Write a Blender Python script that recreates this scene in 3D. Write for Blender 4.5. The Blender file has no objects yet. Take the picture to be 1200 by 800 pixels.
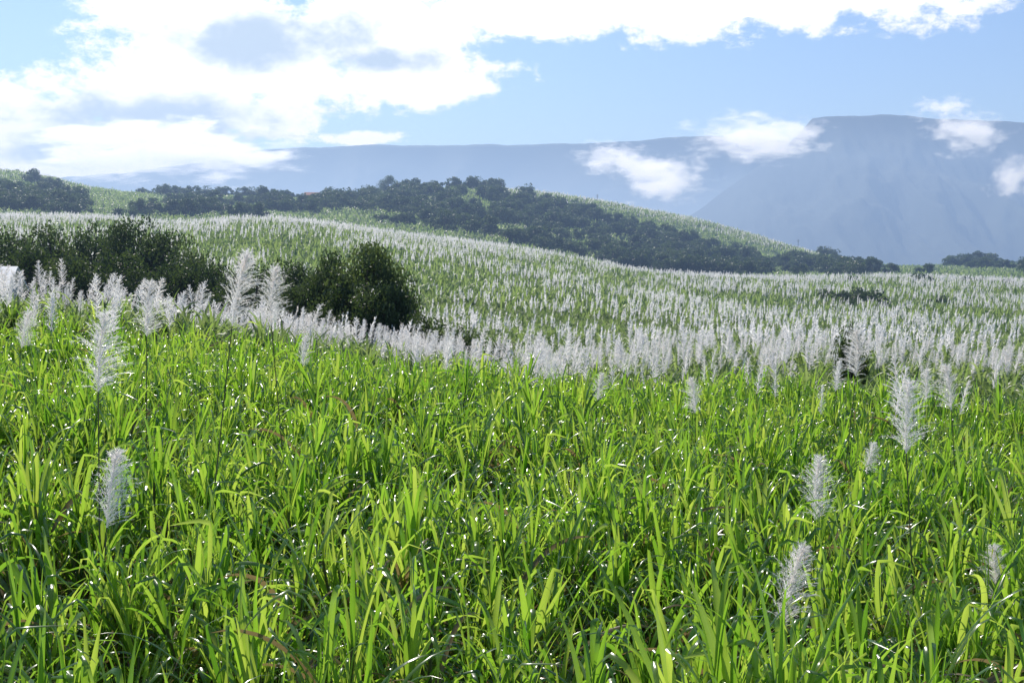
import bpy, math, random
import numpy as np
from mathutils import noise as mn, Vector, Matrix
rng=np.random.default_rng(7)
random.seed(7)
sc=bpy.context.scene
F=1448.0; PITCH=math.atan(70/F)
cp,sp=math.cos(PITCH),math.sin(PITCH)
def ray(px,py):
    a=(px-600)/F; b=(400-py)/F
    Y=b*sp+cp; Z=b*cp-sp
    return a/Y, Z/Y
def zat(py,d): return d*ray(600,py)[1]
def wpos(px,py,d):
    u,v=ray(px,py); return u*d,d,v*d
# ---------------------------------------------------------------- terrain table
PXG=np.linspace(-500,1700,221)
def row(d,pts):
    xs=[p[0] for p in pts]; ys=[p[1] for p in pts]
    py=np.interp(PXG,xs,ys)
    return d,np.array([zat(v,d) for v in py])
rows=[(7.0,np.full(221,-2.3)),(14.0,np.full(221,-2.12)+ (600-PXG)*0.00035)]
rows.append(row(26,[(-400,365),(0,382),(200,397),(350,414),(500,431),(600,440),(750,449),(900,461),(1050,474),(1200,486),(1600,500)]))
rows.append(row(42,[(-400,325),(0,338),(200,360),(350,391),(500,421),(600,438),(750,430),(900,428),(1050,434),(1200,438),(1600,448)]))
rows.append(row(75,[(-400,385),(0,385),(200,388),(350,395),(500,410),(600,418),(750,408),(900,404),(1050,407),(1200,411),(1600,416)]))
rows.append(row(110,[(-400,345),(0,345),(200,345),(350,350),(500,362),(600,374),(750,384),(900,388),(1050,391),(1200,395),(1600,398)]))
rows.append(row(165,[(-400,295),(0,295),(200,300),(350,303),(500,318),(600,332),(750,350),(900,364),(1050,371),(1200,376),(1600,380)]))
rows.append(row(260,[(-400,252),(0,252),(120,256),(210,266),(290,256),(350,258),(430,267),(500,277),(600,291),(700,309),(760,322),(900,326),(1050,329),(1200,334),(1600,338)]))
rows.append(row(340,[(-400,264),(0,264),(200,275),(350,272),(500,290),(600,303),(750,332),(900,332),(1050,326),(1200,328),(1600,330)]))
rows.append(row(420,[(-400,240),(0,240),(200,252),(350,256),(450,262),(500,270),(600,286),(750,316),(900,324),(1050,322),(1200,324),(1600,328)]))
rows.append(row(520,[(-400,215),(0,215),(100,232),(200,240),(350,244),(450,240),(520,243),(600,252),(750,284),(850,304),(950,316),(1050,318),(1200,316),(1600,318)]))
rows.append(row(640,[(-400,184),(0,188),(55,198),(100,213),(200,223),(300,226),(420,226),(490,212),(560,207),(620,210),(700,222),(800,239),(880,266),(960,293),(1050,312),(1130,308),(1200,305),(1600,300)]))
rows.append((900.0,np.full(221,-12.0))); rows.append((2000.0,np.full(221,-30.0))); rows.append((12000.0,np.full(221,-40.0)))
LD=np.linspace(math.log(7),math.log(12000),500)
T=np.zeros((500,221))
rl=np.array([math.log(r[0]) for r in rows]); rz=np.array([r[1] for r in rows])
for j in range(221): T[:,j]=np.interp(LD,rl,rz[:,j])
def blur(A,s,ax):
    k=int(s*3)+1; w=np.exp(-0.5*(np.arange(-k,k+1)/s)**2); w/=w.sum()
    P=np.pad(A,[(k,k) if i==ax else (0,0) for i in range(2)],mode='edge')
    return np.apply_along_axis(lambda v:np.convolve(v,w,'valid'),ax,P)
T=blur(T,2.2,1); T=blur(T,4.0,0)
def canopy(x,y):
    x=np.asarray(x,float); y=np.asarray(y,float)
    d=np.clip(y,7,11990); px=np.clip(600+F*x/np.maximum(y,7),-499,1699)
    i=(np.log(d)-LD[0])/(LD[1]-LD[0]); j=(px+500)/10
    i0=np.clip(i.astype(int),0,498); j0=np.clip(j.astype(int),0,219); fi=i-i0; fj=j-j0
    return (T[i0,j0]*(1-fi)*(1-fj)+T[i0+1,j0]*fi*(1-fj)+T[i0,j0+1]*(1-fi)*fj+T[i0+1,j0+1]*fi*fj
        + 0.12*np.sin(x*0.33+1)*np.cos(y*0.27)*np.clip(y/30,0,1) + 0.35*np.sin(x*0.07+y*0.05)*np.clip((y-60)/120,0,1))
def ground(x,y):
    y=np.asarray(y,float)
    c=canopy(x,y)-2.7+np.clip((y-300)/100,0,1)*1.5
    t=np.clip((4.3-y)/2.5,0,1); t=t*t*(3-2*t)
    return c*(1-t)+(-1.65)*t
# ---------------------------------------------------------------- material helpers
def newmat(name):
    m=bpy.data.materials.new(name); m.use_nodes=True; nt=m.node_tree; nt.nodes.clear()
    return m,nt
def N(nt,t,**kw):
    n=nt.nodes.new(t)
    for k,v in kw.items(): setattr(n,k,v)
    return n
def M(nt,op,a,b=None,c=None,clamp=False):
    n=nt.nodes.new('ShaderNodeMath'); n.operation=op; n.use_clamp=clamp
    for i,v in enumerate((a,b,c)):
        if v is None: continue
        if isinstance(v,(int,float)): n.inputs[i].default_value=v
        else: nt.links.new(v,n.inputs[i])
    return n.outputs[0]
def ramp(nt,fac,stops):
    n=nt.nodes.new('ShaderNodeValToRGB'); cr=n.color_ramp
    while len(cr.elements)<len(stops): cr.elements.new(0.5)
    for e,(p,c) in zip(cr.elements,stops): e.position=p; e.color=(*c,1)
    nt.links.new(fac,n.inputs[0]); return n.outputs[0]
def mixc(nt,fac,a,b,bt='MIX'):
    n=nt.nodes.new('ShaderNodeMix'); n.data_type='RGBA'; n.blend_type=bt
    for s,v in ((n.inputs[0],fac),(n.inputs[6],a),(n.inputs[7],b)):
        if isinstance(v,tuple): s.default_value=(*v,1)
        elif isinstance(v,(int,float)): s.default_value=v
        else: nt.links.new(v,s)
    return n.outputs[2]
def leafmat(name,stops,tstops,rough,tfac,spec=0.5,midrib=False,dry=0.0):
    m,nt=newmat(name)
    out=N(nt,'ShaderNodeOutputMaterial'); at=N(nt,'ShaderNodeAttribute',attribute_name='lv')
    oi=N(nt,'ShaderNodeObjectInfo')
    f=M(nt,'ADD',M(nt,'MULTIPLY',at.outputs['Fac'],0.65),M(nt,'MULTIPLY',oi.outputs['Random'],0.35))
    c=ramp(nt,f,stops); ct=ramp(nt,f,tstops)
    if midrib:
        a2=N(nt,'ShaderNodeAttribute',attribute_name='mid')
        mr=M(nt,'MULTIPLY',M(nt,'POWER',a2.outputs['Fac'],5.0),0.55)
        c=mixc(nt,mr,c,(0.32,0.40,0.16))
    if dry>0:
        a3=N(nt,'ShaderNodeAttribute',attribute_name='dry')
        c=mixc(nt,a3.outputs['Fac'],c,(0.30,0.22,0.10)); ct=mixc(nt,a3.outputs['Fac'],ct,(0.26,0.19,0.08))
    b=N(nt,'ShaderNodeBsdfPrincipled'); nt.links.new(c,b.inputs['Base Color']); b.inputs['Roughness'].default_value=rough
    b.inputs['Specular IOR Level'].default_value=spec
    t=N(nt,'ShaderNodeBsdfTranslucent'); nt.links.new(ct,t.inputs[0])
    mx=N(nt,'ShaderNodeMixShader'); mx.inputs[0].default_value=tfac
    nt.links.new(b.outputs[0],mx.inputs[1]); nt.links.new(t.outputs[0],mx.inputs[2]); nt.links.new(mx.outputs[0],out.inputs[0])
    return m
m_cane=leafmat('cane_leaf',[(0,(0.03,0.08,0.014)),(0.5,(0.06,0.14,0.022)),(1,(0.13,0.21,0.035))],
    [(0,(0.12,0.33,0.02)),(0.5,(0.39,0.70,0.045)),(1,(0.74,0.90,0.12))],0.24,0.52,1.0,True,1)
m_cane2=leafmat('cane_leaf_far',[(0,(0.06,0.10,0.03)),(0.5,(0.09,0.15,0.04)),(1,(0.14,0.20,0.07))],
    [(0,(0.25,0.40,0.09)),(0.5,(0.40,0.54,0.14)),(1,(0.54,0.66,0.22))],0.42,0.48,0.6)
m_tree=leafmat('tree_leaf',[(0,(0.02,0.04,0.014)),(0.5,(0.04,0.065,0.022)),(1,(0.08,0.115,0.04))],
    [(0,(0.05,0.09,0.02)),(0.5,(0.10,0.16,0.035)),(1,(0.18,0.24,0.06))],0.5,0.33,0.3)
m_plume=leafmat('plume_silk',[(0,(0.92,0.86,0.82)),(1,(0.98,0.96,0.94))],[(0,(0.97,0.92,0.88)),(1,(0.99,0.97,0.95))],0.5,0.65,0.4)
def simple(name,c1,c2,scale,rough=0.8):
    m,nt=newmat(name); out=N(nt,'ShaderNodeOutputMaterial'); tc=N(nt,'ShaderNodeTexCoord')
    n=N(nt,'ShaderNodeTexNoise'); n.inputs['Scale'].default_value=scale; n.inputs['Detail'].default_value=6
    nt.links.new(tc.outputs['Object'],n.inputs[0])
    c=ramp(nt,n.outputs[0],[(0.3,c1),(0.7,c2)])
    b=N(nt,'ShaderNodeBsdfPrincipled'); b.inputs['Roughness'].default_value=rough
    nt.links.new(c,b.inputs['Base Color']); nt.links.new(b.outputs[0],out.inputs[0]); return m
m_stalk=simple('cane_stalk',(0.10,0.12,0.03),(0.22,0.19,0.07),6)
m_bark=simple('bark',(0.06,0.045,0.03),(0.13,0.10,0.075),4)
# ---------------------------------------------------------------- mesh builder
class MB:
    def __init__(s): s.v=[];s.f=[];s.m=[];s.lv=[];s.mid=[];s.dry=[]
    def add(s,vs,fs,mi=0,lv=0.5,mid=None,dry=0.0):
        o=len(s.v); s.v.extend(vs); s.f.extend([tuple(i+o for i in f) for f in fs]); s.m.extend([mi]*len(fs))
        s.lv.extend([lv]*len(vs)); s.mid.extend(mid if mid is not None else [0.0]*len(vs))
        s.dry.extend(dry if isinstance(dry,list) else [dry]*len(vs))
    def mesh(s,name,mats,smooth=True):
        me=bpy.data.meshes.new(name); me.from_pydata([tuple(v) for v in s.v],[],s.f)
        for m in mats: me.materials.append(m)
        me.polygons.foreach_set('material_index',s.m)
        if smooth: me.polygons.foreach_set('use_smooth',[True]*len(s.f))
        for nm,a in (('lv',s.lv),('mid',s.mid),('dry',s.dry)):
            at=me.attributes.new(nm,'FLOAT','POINT'); at.data.foreach_set('value',np.array(a,dtype=np.float32))
        me.update(); return me
def tube(mb,pts,rad,n=6,mi=0,lv=0.5):
    vs=[];fs=[]
    for k,(p,r) in enumerate(zip(pts,rad)):
        p=np.array(p,float); a=np.array(pts[min(k+1,len(pts)-1)],float)-np.array(pts[max(k-1,0)],float)
        a/=np.linalg.norm(a)+1e-9; h=np.array([1,0,0]) if abs(a[0])<0.8 else np.array([0,1,0])
        e1=np.cross(a,h); e1/=np.linalg.norm(e1); e2=np.cross(a,e1)
        for i in range(n):
            t=2*math.pi*i/n; vs.append(p+r*(e1*math.cos(t)+e2*math.sin(t)))
    for k in range(len(pts)-1):
        for i in range(n):
            fs.append((k*n+i,k*n+(i+1)%n,(k+1)*n+(i+1)%n,(k+1)*n+i))
    mb.add(vs,fs,mi,lv)
def leaf(mb,base,az,th0,L,w,curve,nseg,power=1.8,kink=None,twist=0.0,mi=0,dry=0.0,lv=None,flat=False):
    p=np.array(base,float); ds=L/nseg; vs=[];mid=[];dr=[]
    dirh=np.array([math.cos(az),math.sin(az),0]); up=np.array([0,0,1.0]); side0=np.array([-math.sin(az),math.cos(az),0])
    kr=rng.uniform(-0.5,0.5)
    for k in range(nseg+1):
        s=k/nseg; th=th0+curve*s**power
        if kink and s>kink[0]: th+=kink[1]*min(1,(s-kink[0])/0.08)
        th=min(th,3.0)
        t=math.sin(th)*dirh+math.cos(th)*up
        nrm=np.cross(side0,t); a=twist*s+kr*0.3
        sd=side0*math.cos(a)+nrm*math.sin(a); nn=np.cross(sd,t)
        ww=w*0.5*(0.55+0.45*min(1,s/0.25))*(1-s**2.6)+0.0006
        if flat: vs+= [p-sd*ww,p+sd*ww]; mid+=[0,0]
        else: vs+= [p-sd*ww,p-nn*ww*0.3,p+sd*ww]; mid+=[0,1,0]
        dd=dry if dry>=1 else (max(0,(s-0.85)/0.15)*dry)
        dr+=[dd]*(2 if flat else 3)
        p=p+t*ds
    fs=[]
    for k in range(nseg):
        if flat: fs.append((2*k,2*k+1,2*k+3,2*k+2))
        else:
            o=3*k; fs+= [(o,o+1,o+4,o+3),(o+1,o+2,o+5,o+4)]
    mb.add(vs,fs,mi,rng.uniform() if lv is None else lv,mid,dr)
def link(ob): sc.collection.objects.link(ob); return ob
def coll(name): return bpy.data.collections.new(name)
def addto(c,name,me):
    o=bpy.data.objects.new(name,me); c.objects.link(o); return o
# ---- cane stalk, near
c_near=coll('cane_stalk_variants')
for v in range(12):
    mb=MB(); h=rng.uniform(1.6,2.05); lean=rng.uniform(-0.15,0.15,2)
    pts=[(lean[0]*t*t,lean[1]*t*t,h*t) for t in np.linspace(0,1,6)]
    tube(mb,pts,[0.018]*5+[0.012],6,1)
    az=rng.uniform(0,6.28)
    nl=12
    for k in range(nl):
        t=k/(nl-1); az+=math.pi+rng.normal(0,0.45)
        zb=h-0.75*(1-t); base=(lean[0]*(zb/h)**2,lean[1]*(zb/h)**2,zb)
        if t>0.75: th0=rng.uniform(0.03,0.22); cur=rng.uniform(0.1,0.8); L=rng.uniform(0.6,1.0); kk=(rng.uniform(0.5,0.8),rng.uniform(1.3,2.3)) if rng.uniform()<0.6 else None
        elif t>0.3: th0=rng.uniform(0.12,0.45); cur=rng.uniform(0.6,2.3); L=rng.uniform(0.8,1.25); kk=(rng.uniform(0.35,0.75),rng.uniform(1.0,2.2)) if rng.uniform()<0.75 else None
        else: th0=rng.uniform(0.3,0.8); cur=rng.uniform(1.4,2.6); L=rng.uniform(0.9,1.3); kk=None
        leaf(mb,base,az,th0,L,rng.uniform(0.036,0.060),cur,12,rng.uniform(1.3,2.6),kk,rng.uniform(-1.4,1.4),0,
             dry=1.0 if (t<0.2 and rng.uniform()<0.6) else rng.choice([0,0.3,0.9]))
    addto(c_near,'cane_stalk_%d'%v,mb.mesh('cane_stalk',[m_cane,m_stalk]))
# ---- cane clump, mid
c_mid=coll('cane_clump_variants')
for v in range(6):
    mb=MB()
    for s in range(3):
        bx,by=rng.uniform(-0.45,0.45,2); h=rng.uniform(1.5,1.95)
        for k in range(9):
            az=rng.uniform(0,6.28)
            leaf(mb,(bx,by,h-rng.uniform(0,0.7)),az,rng.uniform(0.05,0.5),rng.uniform(0.8,1.3),rng.uniform(0.065,0.095),rng.uniform(0.4,2.6),6,2,None,rng.uniform(-1,1),flat=True)
    addto(c_mid,'cane_clump_%d'%v,mb.mesh('cane_clump',[m_cane2]))
c_far=coll('cane_far_variants')
for v in range(5):
    mb=MB()
    for k in range(26):
        bx,by=rng.normal(0,0.8,2)
        leaf(mb,(bx,by,rng.uniform(0.9,1.8)),rng.uniform(0,6.28),rng.uniform(0.05,0.5),rng.uniform(1.0,1.5),rng.uniform(0.14,0.2),rng.uniform(0.5,2.4),4,2,None,0,flat=True)
    addto(c_far,'cane_far_%d'%v,mb.mesh('cane_far',[m_cane2]))
# ---- plumes
def plume(nb,hairs,w,L=0.75,stem=1.6,spread=0.24,hw=0.002,curl=0.16):
    mb=MB(); wind=rng.uniform(0.04,0.16); waz=rng.uniform(-0.6,0.6)
    ax=lambda s: np.array([wind*s*s*math.cos(waz),wind*s*s*math.sin(waz),L*s])
    tube(mb,[(0,0,-stem),(0,0,0)],[0.008,0.006],5,1); tube(mb,[ax(t) for t in np.linspace(0,1,5)],[0.006,0.005,0.004,0.003,0.002],4,0)
    for b in range(nb):
        s=(b+rng.uniform())/nb; s0=s*0.9
        az=b*2.4+rng.normal(0,0.3); l=spread*(0.45+0.55*math.sin(math.pi*min(1,(s+0.15)*0.8)))*(1-0.8*s**1.7)*rng.uniform(0.5,1.35)+0.04
        p=ax(s0); d=np.array([math.cos(az),math.sin(az),0.0])+np.array([0.45*math.cos(waz),0.45*math.sin(waz),0])
        n=5; th=rng.uniform(0.25,0.75)*(1-0.5*s)
        lv=rng.uniform()
        cur=p.copy(); path=[p.copy()]
        for k in range(n):
            th+=rng.uniform(0.1,1.3)*curl; t=math.sin(th)*d+math.cos(th)*np.array([0,0,1]); t/=np.linalg.norm(t)
            cur=cur+t*l/n*1.2; path.append(cur.copy())
        sd=np.cross(path[-1]-path[0],rng.normal(size=3)); sd/=np.linalg.norm(sd)+1e-9
        vs=[];fs=[]
        for k,q in enumerate(path):
            ww=w*(1-0.8*k/n)*0.5; vs+=[q-sd*ww,q+sd*ww]
            if k<n: fs.append((2*k,2*k+1,2*k+3,2*k+2))
        mb.add(vs,fs,0,lv)
        for h in range(hairs):
            k=rng.integers(0,n); q=path[k]+(path[k+1]-path[k])*rng.uniform()
            t=path[k+1]-path[k]; t/=np.linalg.norm(t); e=t*1.1+rng.normal(0,0.5,3)+np.array([0,0,-0.1]); e/=np.linalg.norm(e)
            hl=rng.uniform(0.025,0.055); s2=np.cross(e,rng.normal(size=3)); s2/=np.linalg.norm(s2)+1e-9
            mb.add([q-s2*hw,q+s2*hw,q+e*hl],[(0,1,2)],0,lv)
    return mb.mesh('plume',[m_plume,m_stalk],False)
pn=[]
for v in range(6): pn.append(plume(130,34,0.0035,0.78,hw=0.0019,spread=0.235,curl=0.24))
c_pm=coll('plume_mid_variants')
for v in range(7): addto(c_pm,'plume_mid_%d'%v,plume(48,9,0.018,0.85,1.5,0.17,hw=0.006,curl=0.16))
c_pf=coll('plume_far_variants')
for v in range(5): addto(c_pf,'plume_far_%d'%v,plume(20,0,0.07,0.95,0.6,0.17))
# ---- trees
def treemesh(H,W,nl,ls,nclump=26,low=0.18):
    mb=MB()
    tr=[(0,0,0),(rng.normal(0,0.02)*H,rng.normal(0,.02)*H,H*0.25),(rng.normal(0,0.04)*H,rng.normal(0,.04)*H,H*0.55),(rng.normal(0,0.05)*H,0,H*0.8)]
    tube(mb,tr,[H*0.035,H*0.026,H*0.016,H*0.006],7,1)
    cl=[]
    for k in range(nclump):
        while True:
            q=rng.uniform(-1,1,3)
            r=np.linalg.norm(q)
            if 0.35<r<1: break
        prof=1.0-0.25*max(0,q[2])
        c=np.array([q[0]*W*0.42*prof,q[1]*W*0.42*prof,H*(low+(1-low)*0.5)+q[2]*H*(1-low)*0.42])
        r=W*rng.uniform(0.10,0.22); cl.append((c,r,rng.uniform(-0.35,0.35)))
        st=np.array(tr[1])+(np.array(tr[3])-np.array(tr[1]))*np.clip((c[2]/H-0.3),0,1)
        md=(st+c)/2+rng.normal(0,0.03*H,3)
        if k%2==0: tube(mb,[st,md,c],[H*0.012,H*0.008,H*0.003],5,1)
    for i in range(nl):
        c,r,b=cl[rng.integers(len(cl))]
        q=rng.normal(size=3); q/=np.linalg.norm(q); rr=r*rng.uniform(0.3,1.15)**0.6
        p=c+q*rr*np.array([1.15,1.15,0.85])
        a=rng.normal(size=3)+q*0.8; a/=np.linalg.norm(a); e=np.cross(a,rng.normal(size=3)); e/=np.linalg.norm(e); g=np.cross(a,e)
        s=ls*rng.uniform(0.6,1.4)
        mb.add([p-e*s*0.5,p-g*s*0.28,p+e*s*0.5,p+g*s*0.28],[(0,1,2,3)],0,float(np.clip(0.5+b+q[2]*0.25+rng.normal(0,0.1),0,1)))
    return mb.mesh('tree',[m_tree,m_bark],False)
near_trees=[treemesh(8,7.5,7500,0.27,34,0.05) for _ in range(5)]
c_ft=coll('forest_tree_variants')
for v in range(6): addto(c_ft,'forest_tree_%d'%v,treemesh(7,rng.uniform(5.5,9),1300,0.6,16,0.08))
# ---------------------------------------------------------------- scatter
def scatter(name,P,rot,scl,idx,collection):
    me=bpy.data.meshes.new(name); me.vertices.add(len(P)); me.vertices.foreach_set('co',np.asarray(P,dtype=np.float32).ravel())
    for nm,a in (('rot',rot),('scl',scl)):
        at=me.attributes.new(nm,'FLOAT_VECTOR','POINT'); at.data.foreach_set('vector',np.asarray(a,dtype=np.float32).ravel())
    at=me.attributes.new('idx','INT','POINT'); at.data.foreach_set('value',np.asarray(idx,dtype=np.int32))
    ob=link(bpy.data.objects.new(name,me))
    ng=bpy.data.node_groups.new(name+'_gn','GeometryNodeTree')
    ng.interface.new_socket('Geometry',in_out='INPUT',socket_type='NodeSocketGeometry'); ng.interface.new_socket('Geometry',in_out='OUTPUT',socket_type='NodeSocketGeometry')
    gi=ng.nodes.new('NodeGroupInput'); go=ng.nodes.new('NodeGroupOutput')
    ip=ng.nodes.new('GeometryNodeInstanceOnPoints'); ci=ng.nodes.new('GeometryNodeCollectionInfo')
    ci.inputs['Collection'].default_value=collection; ci.inputs['Separate Children'].default_value=True; ci.inputs['Reset Children'].default_value=True
    def na(n,t):
        a=ng.nodes.new('GeometryNodeInputNamedAttribute'); a.data_type=t; a.inputs['Name'].default_value=n
        return [o for o in a.outputs if o.enabled and o.name=='Attribute'][0]
    L=ng.links.new
    L(gi.outputs[0],ip.inputs['Points']); L(ci.outputs[0],ip.inputs['Instance']); ip.inputs['Pick Instance'].default_value=True
    L(na('idx','INT'),ip.inputs['Instance Index'])
    e=ng.nodes.new('FunctionNodeEulerToRotation'); L(na('rot','FLOAT_VECTOR'),e.inputs[0]); L(e.outputs[0],ip.inputs['Rotation'])
    L(na('scl','FLOAT_VECTOR'),ip.inputs['Scale']); L(ip.outputs[0],go.inputs[0])
    md=ob.modifiers.new('scatter','NODES'); md.node_group=ng
    print(name,len(P)); return ob
def sample(d0,d1,dens,umax=0.54):
    n=int(dens*umax*(d1*d1-d0*d0)); d=np.sqrt(rng.uniform(d0*d0,d1*d1,n)); u=rng.uniform(-umax,umax,n)
    return u*d,d
def fields(x,y,z0,smin,smax,nv,tilt=0.1,zs=None):
    n=len(x); P=np.c_[x,y,z0]; R=np.c_[rng.normal(0,tilt,n),rng.normal(0,tilt,n),rng.uniform(0,6.283,n)]
    s=rng.uniform(smin,smax,n); S=np.c_[s,s,s if zs is None else s*zs]
    return P,R,S,rng.integers(0,nv,n)
def nz(x,y,s,o=0):
    return np.array([mn.fractal(Vector((a/s+o,b/s,o*1.7)),0.6,2.0,3) for a,b in zip(x,y)])
# near cane
x,y=sample(4.6,33,9.8,0.58)
q=nz(x,y,1.5,5); k=q>-0.36; x,y,q=x[k],y[k],q[k]
P,R,S,I=fields(x,y,ground(x,y),0.88,1.1,12,0.12,zs=1+q*0.26)
scatter('sugar_cane_field',P,R,S,I,c_near)
x,y=sample(32,130,1.2)
P,R,S,I=fields(x,y,ground(x,y),0.9,1.2,6,0.08); scatter('sugar_cane_hillside',P,R,S,I,c_mid)
x,y=sample(125,310,0.38)
P1=fields(x,y,ground(x,y),0.9,1.3,5,0.05)
x,y=sample(310,700,0.07)
P2=fields(x,y,ground(x,y)-1.2,1.6,2.3,5,0.05,zs=0.6)
scatter('distant_sugar_cane',*[np.concatenate([a,b]) for a,b in zip(P1,P2)],c_far)
# plumes
def plumes(name,x,y,nv,col,lo,hi,smin,smax):
    n=len(x); z=canopy(x,y)+rng.uniform(lo,hi,n)
    s=rng.uniform(smin,smax,n); P=np.c_[x,y,z]; R=np.c_[rng.normal(0,0.09,n),rng.normal(0.05,0.09,n),rng.normal(0,0.9,n)]
    w=rng.uniform(0.85,1.35,n)
    scatter(name,P,R,np.c_[s*w,s*w,s],rng.integers(0,nv,n),col)
x,y=sample(19,64,1.1); px=600+F*x/y
start=np.interp(px,[0,300,600,900,1200],[23,25.5,28,24,22])+rng.normal(0,2.4,len(x))
q=nz(x,y,6,2)+0.5*nz(x,y,1.6,6); k=(y>start)&(rng.uniform(size=len(x))<np.clip(0.38+q*1.1,0.04,1)*np.clip((y-start+2)/6,0.3,1)); plumes('cane_plumes',x[k],y[k],7,c_pm,-0.4,0.4,0.7,1.25)
x,y=sample(64,310,0.62); q=nz(x,y,22,9)+0.7*nz(x,y,6,3)
k=(rng.uniform(size=len(x))<np.clip(0.38+q*1.1+np.clip((y-180)/150,0,0.5),0.05,1)); plumes('distant_cane_plumes',x[k],y[k],5,c_pf,-0.1,0.6,0.7,1.35)
x,y=sample(540,660,0.16); px=600+F*x/y; k=((px>590)&(px<960)&(y>575))|((px<110)&(rng.uniform(size=len(x))<0.2))
plumes('hilltop_cane_plumes',x[k],y[k],5,c_pf,-0.3,0.5,1.2,2.0)
# individual near plumes
near=[(272,336,92,13.0),(318,345,72,15.5),(115,410,98,12.0),(172,360,68,16.5),(125,570,96,10.6),(915,682,108,9.6),(955,570,78,13.3),(1062,486,90,12.0),(1003,412,58,17.5),(1168,680,72,12.0),(1115,452,56,18.5),(355,410,38,22),(815,462,44,20),(25,385,46,20.5),(1085,450,40,22),(640,425,38,23),(1015,535,40,18),(700,452,34,22)]
for i,(px,py,h,d) in enumerate(near):
    X,Y,Z=wpos(px,py+h*0.5-(10 if px==1168 else 0),d); o=link(bpy.data.objects.new('cane_plume',pn[i%6])); s=h*d/F/0.78
    o.location=(X,Y,Z); o.scale=(s*rng.uniform(0.85,1.1),s,s); o.rotation_euler=(rng.normal(0,0.06),rng.normal(0.05,0.08),rng.choice([0,0,3.1])+rng.normal(0,0.5))
# ---------------------------------------------------------------- trees
TL=[(-70,262,105,95),(10,262,100,90),(60,258,102,80),(110,256,104,85),(155,258,100,75),(190,268,98,75),(225,285,95,65),(255,300,90,65),(300,303,88,75),(340,306,85,65),(30,284,92,80),(85,290,90,75),(140,288,90,85),(200,300,88,70),(390,296,78,66),(430,281,76,92),(462,305,75,52),(500,362,70,70),(540,378,68,55),(580,400,66,45),(345,330,80,75),(275,325,84,75),(400,325,74,70),(997,372,44,42),(375,318,79,60),(455,330,73,60),(430,330,72,70)]
for i,(px,top,d,w) in enumerate(TL):
    X,Y,Z=wpos(px,top,d); g=float(ground(X,Y)); H=Z-g; W=w*d/F
    o=link(bpy.data.objects.new('tree' if px!=997 else 'shrub',near_trees[i%5])); o.location=(X,Y,g-0.1)
    o.scale=(W/7.0*1.1,W/7.0*1.1,H/7.6); o.rotation_euler=(0,0,rng.uniform(0,6.28))
# forest on hill
x,y=sample(395,650,0.045,0.6); px=600+F*x/y; q=nz(x,y,40,4)
upper=np.interp(px,[430,560,600,640,700,800,900,960],[650,640,600,570,560,550,540,530])
f1=(px>425)&(px<1010)&(y<upper)&(y>np.interp(px,[430,600,780,1000],[430,415,400,400]))&(q>-0.22)
f2=(px>90)&(px<=430)&(y>400)&((q>0.22)|((y>632)&(q>-0.1)))
f3=(px<=100)&((q>0.3)|(y<480))&(y<560)
f4=(px>=960)&(q>0.32)&(y>430)
k=f1|f2|f3|f4
x2,y2=sample(175,215,0.10); px2=600+F*x2/y2; k2=(px2>955)&(px2<1140)&(y2>185+rng.uniform(-4,4,len(x2)))&(y2<197)
x3,y3=sample(262,285,0.2); px3=600+F*x3/y3; k3=((px3>780)&(rng.uniform(size=len(x3))<0.10))
xx=np.concatenate([x[k],x2[k2],x3[k3]]); yy=np.concatenate([y[k],y2[k2],y3[k3]])
n=len(xx); s=(0.45+0.75*rng.uniform(0,1,n)**1.8)*np.where(yy<300,0.6,1.0)
scatter('distant_forest',np.c_[xx,yy,ground(xx,yy)-0.3],np.c_[np.zeros(n),np.zeros(n),rng.uniform(0,6.28,n)],np.c_[s*1.1,s*1.1,s],rng.integers(0,6,n),c_ft)
# lone taller trees on skyline
for px,d,hp in ((455,640,30),(20,640,14),(34,640,10),(565,640,16),(205,640,16),(118,640,14),(128,640,11)):
    X=ray(px,200)[0]*d; g=float(ground(X,d)); o=link(bpy.data.objects.new('tree',near_trees[px%5])); H=hp*d/F
    o.location=(X,d,g-0.5); o.scale=(H/9,H/9,H/7.5)
# ---------------------------------------------------------------- ground mesh
ys=np.concatenate([np.linspace(-120,-4,30),np.linspace(-2,8,30),np.exp(np.linspace(math.log(8.5),math.log(11500),420))])
us=np.linspace(-1.5,1.5,341)
Yg,Ug=np.meshgrid(ys,us,indexing='ij'); Xg=Ug*np.maximum(np.abs(Yg),25)
Zg=ground(Xg,Yg)
nr,nc=Xg.shape
me=bpy.data.meshes.new('ground')
ii=np.arange(nr*nc).reshape(nr,nc); fc=np.stack([ii[:-1,:-1],ii[:-1,1:],ii[1:,1:],ii[1:,:-1]],-1).reshape(-1,4)
def gridmesh(me,X,Y,Z,fc):
    me.vertices.add(X.size); me.vertices.foreach_set('co',np.stack([X,Y,Z],-1).astype(np.float32).ravel())
    me.loops.add(fc.size); me.loops.foreach_set('vertex_index',fc.astype(np.int32).ravel())
    me.polygons.add(len(fc)); me.polygons.foreach_set('loop_start',np.arange(0,fc.size,4,dtype=np.int32)); me.polygons.foreach_set('use_smooth',[True]*len(fc))
    me.update(calc_edges=True); me.validate()
gridmesh(me,Xg,Yg,Zg,fc)
m,nt=newmat('ground_soil_grass'); out=N(nt,'ShaderNodeOutputMaterial'); tc=N(nt,'ShaderNodeTexCoord')
n1=N(nt,'ShaderNodeTexNoise'); n1.inputs['Scale'].default_value=0.02; n1.inputs['Detail'].default_value=8; nt.links.new(tc.outputs['Object'],n1.inputs[0])
n2=N(nt,'ShaderNodeTexNoise'); n2.inputs['Scale'].default_value=0.6; n2.inputs['Detail'].default_value=8; nt.links.new(tc.outputs['Object'],n2.inputs[0])
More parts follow.
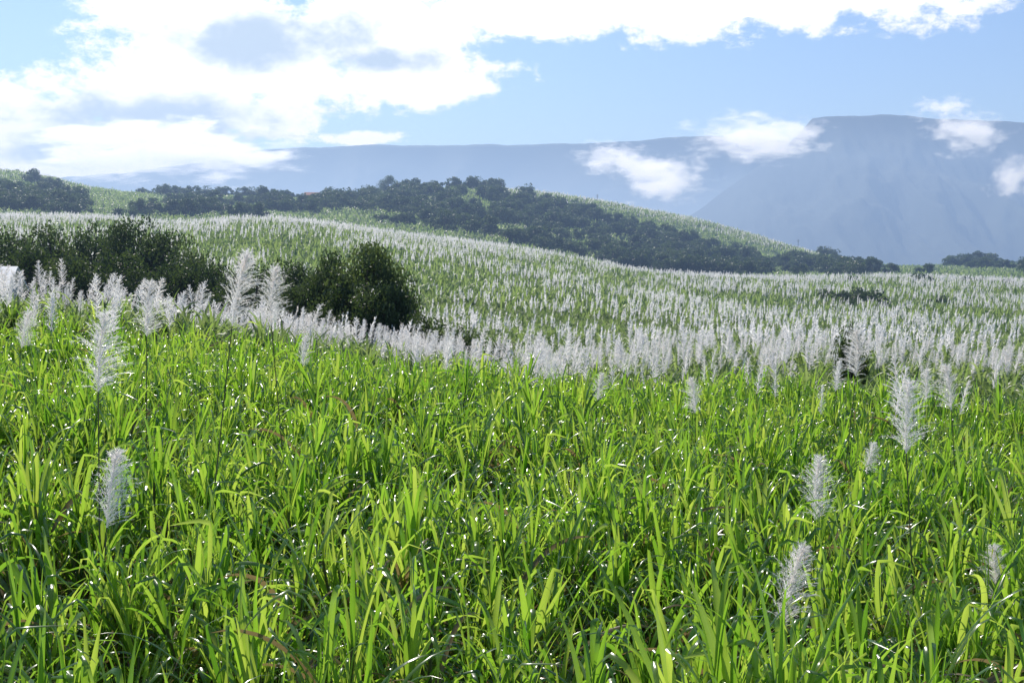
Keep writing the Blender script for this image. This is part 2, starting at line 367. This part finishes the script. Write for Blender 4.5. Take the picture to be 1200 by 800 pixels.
f=M(nt,'ADD',M(nt,'MULTIPLY',n1.outputs[0],0.5),M(nt,'MULTIPLY',n2.outputs[0],0.5))
c=ramp(nt,f,[(0.35,(0.035,0.06,0.018)),(0.5,(0.06,0.11,0.03)),(0.65,(0.11,0.15,0.05))])
b=N(nt,'ShaderNodeBsdfPrincipled'); b.inputs['Roughness'].default_value=0.9; nt.links.new(c,b.inputs['Base Color']); nt.links.new(b.outputs[0],out.inputs[0])
me.materials.append(m); link(bpy.data.objects.new('ground',me))
# ---------------------------------------------------------------- mountains
m_mt=simple('mountain_forest',(0.015,0.03,0.03),(0.05,0.075,0.06),0.004,0.95)
def mountain(name,pts,d,depth,seed,amp=0.13):
    xs=[p[0] for p in pts]; pyv=[p[1] for p in pts]
    pxs=np.linspace(xs[0],xs[-1],420); py=np.interp(pxs,xs,pyv)
    py=py+np.array([mn.fractal(Vector((a/60,seed,0)),0.7,2.0,5)*1.8 for a in pxs])
    ts=np.concatenate([np.linspace(0,1,110),np.linspace(1.02,1.6,20)])
    X=np.zeros((len(ts),420));Y=X.copy();Z=X.copy()
    for j,(a,p) in enumerate(zip(pxs,py)):
        u,vv=ray(a,p); zc=vv*d
        for i,t in enumerate(ts):
            if t<=1:
                g=mn.ridged_multi_fractal(Vector((a/110+seed,t*1.3,seed)),0.9,2.1,5,1.0,2.0)
                yy=d-depth*(1-t)
                z=-40+(zc+40)*(0.35*t+0.65*t**2.6)
                z+=(g-1.1)*amp*zc*math.sin(math.pi*t**1.5)
                z=min(z,zc*yy/d*0.995) if t<0.98 else z
            else: yy=d+(t-1)*depth; z=zc*(1-(t-1)*0.8)
            X[i,j]=u*d*(0.75+0.25*yy/d) if t<=1 else u*yy; Y[i,j]=yy; Z[i,j]=z
    ii=np.arange(X.size).reshape(X.shape); fc=np.stack([ii[:-1,:-1],ii[:-1,1:],ii[1:,1:],ii[1:,:-1]],-1).reshape(-1,4)
    me=bpy.data.meshes.new(name); gridmesh(me,X,Y,Z,fc); me.materials.append(m_mt); link(bpy.data.objects.new(name,me))
mountain('mountain',[(-700,260),(0,215),(150,202),(240,190),(290,178),(340,174),(420,171),(500,170),(600,170),(700,168),(790,162),(830,160),(900,163),(1000,170),(1300,200)],6200,1600,1.3)
mountain('mountain',[(640,330),(760,285),(830,238),(870,208),(905,184),(935,158),(952,138),(1030,135),(1090,138),(1150,141),(1200,144),(1400,150),(1900,330)],3300,1300,4.1,0.2)
# ---------------------------------------------------------------- haze (air)
bpy.ops.mesh.primitive_cube_add(size=1,location=(0,4060,110)); hz=bpy.context.object; hz.name='atmospheric_haze'; hz.scale=(16000,8000,400)
m,nt=newmat('haze_air_glow'); out=N(nt,'ShaderNodeOutputMaterial')
vs=N(nt,'ShaderNodeVolumeAbsorption'); vs.inputs['Color'].default_value=(0,0,0,1); vs.inputs['Density'].default_value=1/4600
ve=N(nt,'ShaderNodeEmission'); ve.inputs[0].default_value=(0.32,0.49,0.86,1); ve.inputs[1].default_value=1/4300  # blue emission puts airlight into the haze, standing in for scattered sunlight
vc=N(nt,'ShaderNodeVolumeScatter'); vc.inputs['Color'].default_value=(0.50,0.70,1.0,1); vc.inputs['Density'].default_value=1/4000; vc.inputs['Anisotropy'].default_value=0.55
va=N(nt,'ShaderNodeAddShader'); nt.links.new(vs.outputs[0],va.inputs[0]); nt.links.new(ve.outputs[0],va.inputs[1])
vb=N(nt,'ShaderNodeAddShader'); nt.links.new(va.outputs[0],vb.inputs[0]); nt.links.new(vc.outputs[0],vb.inputs[1])
nt.links.new(vb.outputs[0],out.inputs['Volume']); hz.data.materials.append(m)
# ---------------------------------------------------------------- small clouds before the mountain
m,nt=newmat('cloud_vapour_glow'); out=N(nt,'ShaderNodeOutputMaterial'); tc=N(nt,'ShaderNodeTexCoord')
n1=N(nt,'ShaderNodeTexNoise'); n1.inputs['Scale'].default_value=2.1; n1.inputs['Detail'].default_value=6; n1.inputs['Roughness'].default_value=0.68
oi=N(nt,'ShaderNodeObjectInfo'); va=N(nt,'ShaderNodeVectorMath',operation='ADD'); nt.links.new(tc.outputs['Object'],va.inputs[0]); nt.links.new(oi.outputs['Location'],va.inputs[1]); nt.links.new(va.outputs[0],n1.inputs[0])
ln=N(nt,'ShaderNodeVectorMath',operation='LENGTH'); nt.links.new(tc.outputs['Object'],ln.inputs[0])
dd=M(nt,'ADD',M(nt,'SUBTRACT',0.55,ln.outputs['Value']),M(nt,'MULTIPLY',M(nt,'SUBTRACT',n1.outputs[0],0.5),3.2))
dn=M(nt,'MULTIPLY',dd,2.5,clamp=True)
pv=N(nt,'ShaderNodeVolumePrincipled'); pv.inputs['Color'].default_value=(0.95,0.95,0.95,1); pv.inputs['Anisotropy'].default_value=0.4
nt.links.new(M(nt,'MULTIPLY',dn,0.036),pv.inputs['Density']); nt.links.new(M(nt,'MULTIPLY',dn,0.030),pv.inputs['Emission Strength']); pv.inputs['Emission Color'].default_value=(0.98,0.99,1,1)  # added self-glow mimics light scattered many times inside the cloud
nt.links.new(pv.outputs[0],out.inputs['Volume']); m_cl=m
for px,py,w,h in ((885,162,175,58),(775,208,130,56),(718,186,95,38),(1135,155,105,50),(1105,128,80,32),(1188,207,70,50),(190,178,330,70)):
    d=2400 if px>300 else 4000; X,Y,Z=wpos(px,py,d)
    bpy.ops.mesh.primitive_ico_sphere_add(subdivisions=3,radius=1,location=(X,Y,Z)); o=bpy.context.object; o.name='cloud'
    o.scale=(w*d/F*0.62,w*d/F*0.35,h*d/F*0.7); o.data.materials.append(m_cl)
# ---------------------------------------------------------------- house, shed, poles
def box(mb,c,s,mi=0):
    x,y,z=c;a,b_,h=s[0]/2,s[1]/2,s[2]/2
    vs=[np.array((x+i*a,y+j*b_,z+k*h)) for i in(-1,1) for j in(-1,1) for k in(-1,1)]
    mb.add(vs,[(0,1,3,2),(4,6,7,5),(0,4,5,1),(2,3,7,6),(0,2,6,4),(1,5,7,3)],mi)
def house(name,loc,w,dp,h,roofmat,wallmat,rz=0.3):
    e=link(bpy.data.objects.new(name,None)); e.location=loc; e.rotation_euler=(0,0,rz)
    def part(n,mb,mats):
        o=link(bpy.data.objects.new(n,mb.mesh(n,mats,False))); o.parent=e
    mb=MB(); box(mb,(0,0,h/2),(w,dp,h)); 
    mb.add([np.array(v) for v in ((-w/2,-dp/2,h),(-w/2,dp/2,h),(-w/2,0,h+dp*0.3),(w/2,-dp/2,h),(w/2,dp/2,h),(w/2,0,h+dp*0.3))],[(0,1,2),(3,5,4)]); part('walls',mb,[wallmat])
    mb=MB(); r=dp*0.3; o=0.35; t=0.08
    for sgn in(-1,1):
        a=[(-w/2-o,sgn*(dp/2+o),h-0.2),(w/2+o,sgn*(dp/2+o),h-0.2),(w/2+o,0,h+r+0.05),(-w/2-o,0,h+r+0.05)]
        vs=[np.array(v) for v in a]+[np.array(v)+np.array((0,0,t)) for v in a]
        mb.add(vs,[(0,1,2,3),(4,7,6,5),(0,4,5,1),(1,5,6,2),(3,2,6,7),(0,3,7,4)])
    part('roof',mb,[roofmat])
    mb=MB(); box(mb,(0,-dp/2-0.02,1.0),(0.9,0.05,2.0)); part('door',mb,[m_bark])
    mb=MB(); box(mb,(-w*0.3,-dp/2-0.02,1.5),(1.0,0.05,1.0)); box(mb,(w*0.3,-dp/2-0.02,1.5),(1.0,0.05,1.0)); part('windows',mb,[m_glass])
m_glass=simple('window_glass',(0.03,0.04,0.05),(0.05,0.06,0.07),1,0.1)
m_red=simple('red_roof',(0.42,0.12,0.08),(0.52,0.17,0.11),2,0.6); m_wh=simple('white_wall',(0.6,0.58,0.54),(0.72,0.7,0.66),1); m_tin=simple('tin_roof',(0.7,0.7,0.7),(0.8,0.8,0.8),1,0.35)
X,Y,_=wpos(366,243,530); house('house',(X,Y,float(canopy(X,Y))+0.5),6,4.5,3.0,m_red,m_wh)
X,Y,Z=wpos(-26,315,62); g=float(ground(X,Y)); house('farm_shed',(X,Y,g),3.2,3,Z-g-0.9,m_tin,m_wh,0.1)
for px in (700,936):
    X=ray(px,230)[0]*650; g=float(ground(X,650)); mb=MB(); tube(mb,[(0,0,0),(0,0,8)],[0.14,0.1],8,0); box(mb,(0,0,7.4),(1.6,0.12,0.12)); box(mb,(0,0,6.7),(1.1,0.1,0.1))
    o=link(bpy.data.objects.new('utility_pole',mb.mesh('utility_pole',[m_bark]))); o.location=(X,650,g-0.3)
# ---------------------------------------------------------------- light & sky
EL,AZ=math.radians(42),math.radians(-24)
sd=Vector((math.sin(AZ)*math.cos(EL),math.cos(AZ)*math.cos(EL),math.sin(EL)))
sun=bpy.data.lights.new('sun','SUN'); sun.energy=5.0; sun.angle=math.radians(0.5); sun.color=(1,0.96,0.88)
so=link(bpy.data.objects.new('sun',sun)); so.rotation_euler=(-sd).to_track_quat('-Z','Y').to_euler()
w=bpy.data.worlds.new('World'); sc.world=w; w.use_nodes=True; nt=w.node_tree; nt.nodes.clear()
out=N(nt,'ShaderNodeOutputWorld'); bg=N(nt,'ShaderNodeBackground'); bg.inputs[1].default_value=0.1
sky=N(nt,'ShaderNodeTexSky',sky_type='NISHITA'); sky.sun_disc=False; sky.sun_elevation=EL; sky.sun_rotation=AZ; sky.air_density=1.0; sky.dust_density=0.1; sky.ozone_density=4.0
tc=N(nt,'ShaderNodeTexCoord'); sx=N(nt,'ShaderNodeSeparateXYZ'); nt.links.new(tc.outputs['Generated'],sx.inputs[0])
yy=M(nt,'MAXIMUM',sx.outputs[1],0.02); tu=M(nt,'DIVIDE',sx.outputs[0],yy); tv=M(nt,'DIVIDE',sx.outputs[2],yy)
cx=N(nt,'ShaderNodeCombineXYZ'); nt.links.new(tu,cx.inputs[0]); nt.links.new(tv,cx.inputs[1])
def field(ells):
    acc=None
    for px,py,rx,ry in ells:
        u,v=ray(px,py); a,b=F/rx,F/ry
        q=N(nt,'ShaderNodeVectorMath',operation='MULTIPLY_ADD'); nt.links.new(cx.outputs[0],q.inputs[0]); q.inputs[1].default_value=(a,b,0); q.inputs[2].default_value=(-u*a,-v*b,0)
        l=N(nt,'ShaderNodeVectorMath',operation='LENGTH'); nt.links.new(q.outputs[0],l.inputs[0]); l=l.outputs['Value']
        acc=l if acc is None else M(nt,'SMOOTH_MIN',acc,l,0.15)
    return M(nt,'SUBTRACT',1.0,acc)
def wn(s,d,r=0.55,o=0):
    mp=N(nt,'ShaderNodeVectorMath',operation='MULTIPLY_ADD'); mp.inputs[1].default_value=(1,1,1.6); mp.inputs[2].default_value=(o,o,o); nt.links.new(tc.outputs['Generated'],mp.inputs[0])
    n=N(nt,'ShaderNodeTexNoise'); n.inputs['Scale'].default_value=s; n.inputs['Detail'].default_value=d; n.inputs['Roughness'].default_value=r
    nt.links.new(mp.outputs[0],n.inputs[0]); return M(nt,'SUBTRACT',n.outputs[0],0.5)
nA=wn(21,7,0.66,1.0); nB=wn(18,5,0.62,3.0)
E=field([(40,150,140,60),(190,145,150,70),(300,60,180,76),(240,15,130,50),(450,40,150,62),(490,105,80,26),(660,15,200,36),(900,0,260,34),(425,163,60,10),(330,130,50,45),(110,190,170,24),(240,100,130,60)])
mask=N(nt,'ShaderNodeMapRange',interpolation_type='SMOOTHSTEP'); nt.links.new(M(nt,'ADD',E,M(nt,'MULTIPLY',nA,2.9)),mask.inputs[0]); mask.inputs[1].default_value=-0.2; mask.inputs[2].default_value=0.3
mk=M(nt,'MULTIPLY',mask.outputs[0],M(nt,'GREATER_THAN',sx.outputs[1],0.05))
B=field([(320,50,150,36),(180,150,160,46),(60,175,110,28),(450,70,80,20)])
bm=N(nt,'ShaderNodeMapRange',interpolation_type='SMOOTHSTEP'); nt.links.new(M(nt,'ADD',B,M(nt,'MULTIPLY',nB,2.6)),bm.inputs[0]); bm.inputs[1].default_value=-0.2; bm.inputs[2].default_value=0.75
ccol=mixc(nt,bm.outputs[0],(15,15,15),(5.6,6.7,7.9))
skyc=mixc(nt,1.0,sky.outputs[0],(1.15,1.18,1.32),'MULTIPLY')
fin=mixc(nt,mk,skyc,ccol)
nt.links.new(fin,bg.inputs[0]); nt.links.new(bg.outputs[0],out.inputs[0])
# ---------------------------------------------------------------- camera
cam=bpy.data.cameras.new('camera'); cam.sensor_width=36; cam.lens=18/(600/F); cam.clip_end=30000; cam.clip_start=0.1
co=link(bpy.data.objects.new('camera',cam)); co.location=(0,0,0); co.rotation_euler=(math.radians(90)-PITCH,0,0); sc.camera=co
sc.view_settings.view_transform='Standard'; sc.view_settings.look='None'; sc.view_settings.exposure=0
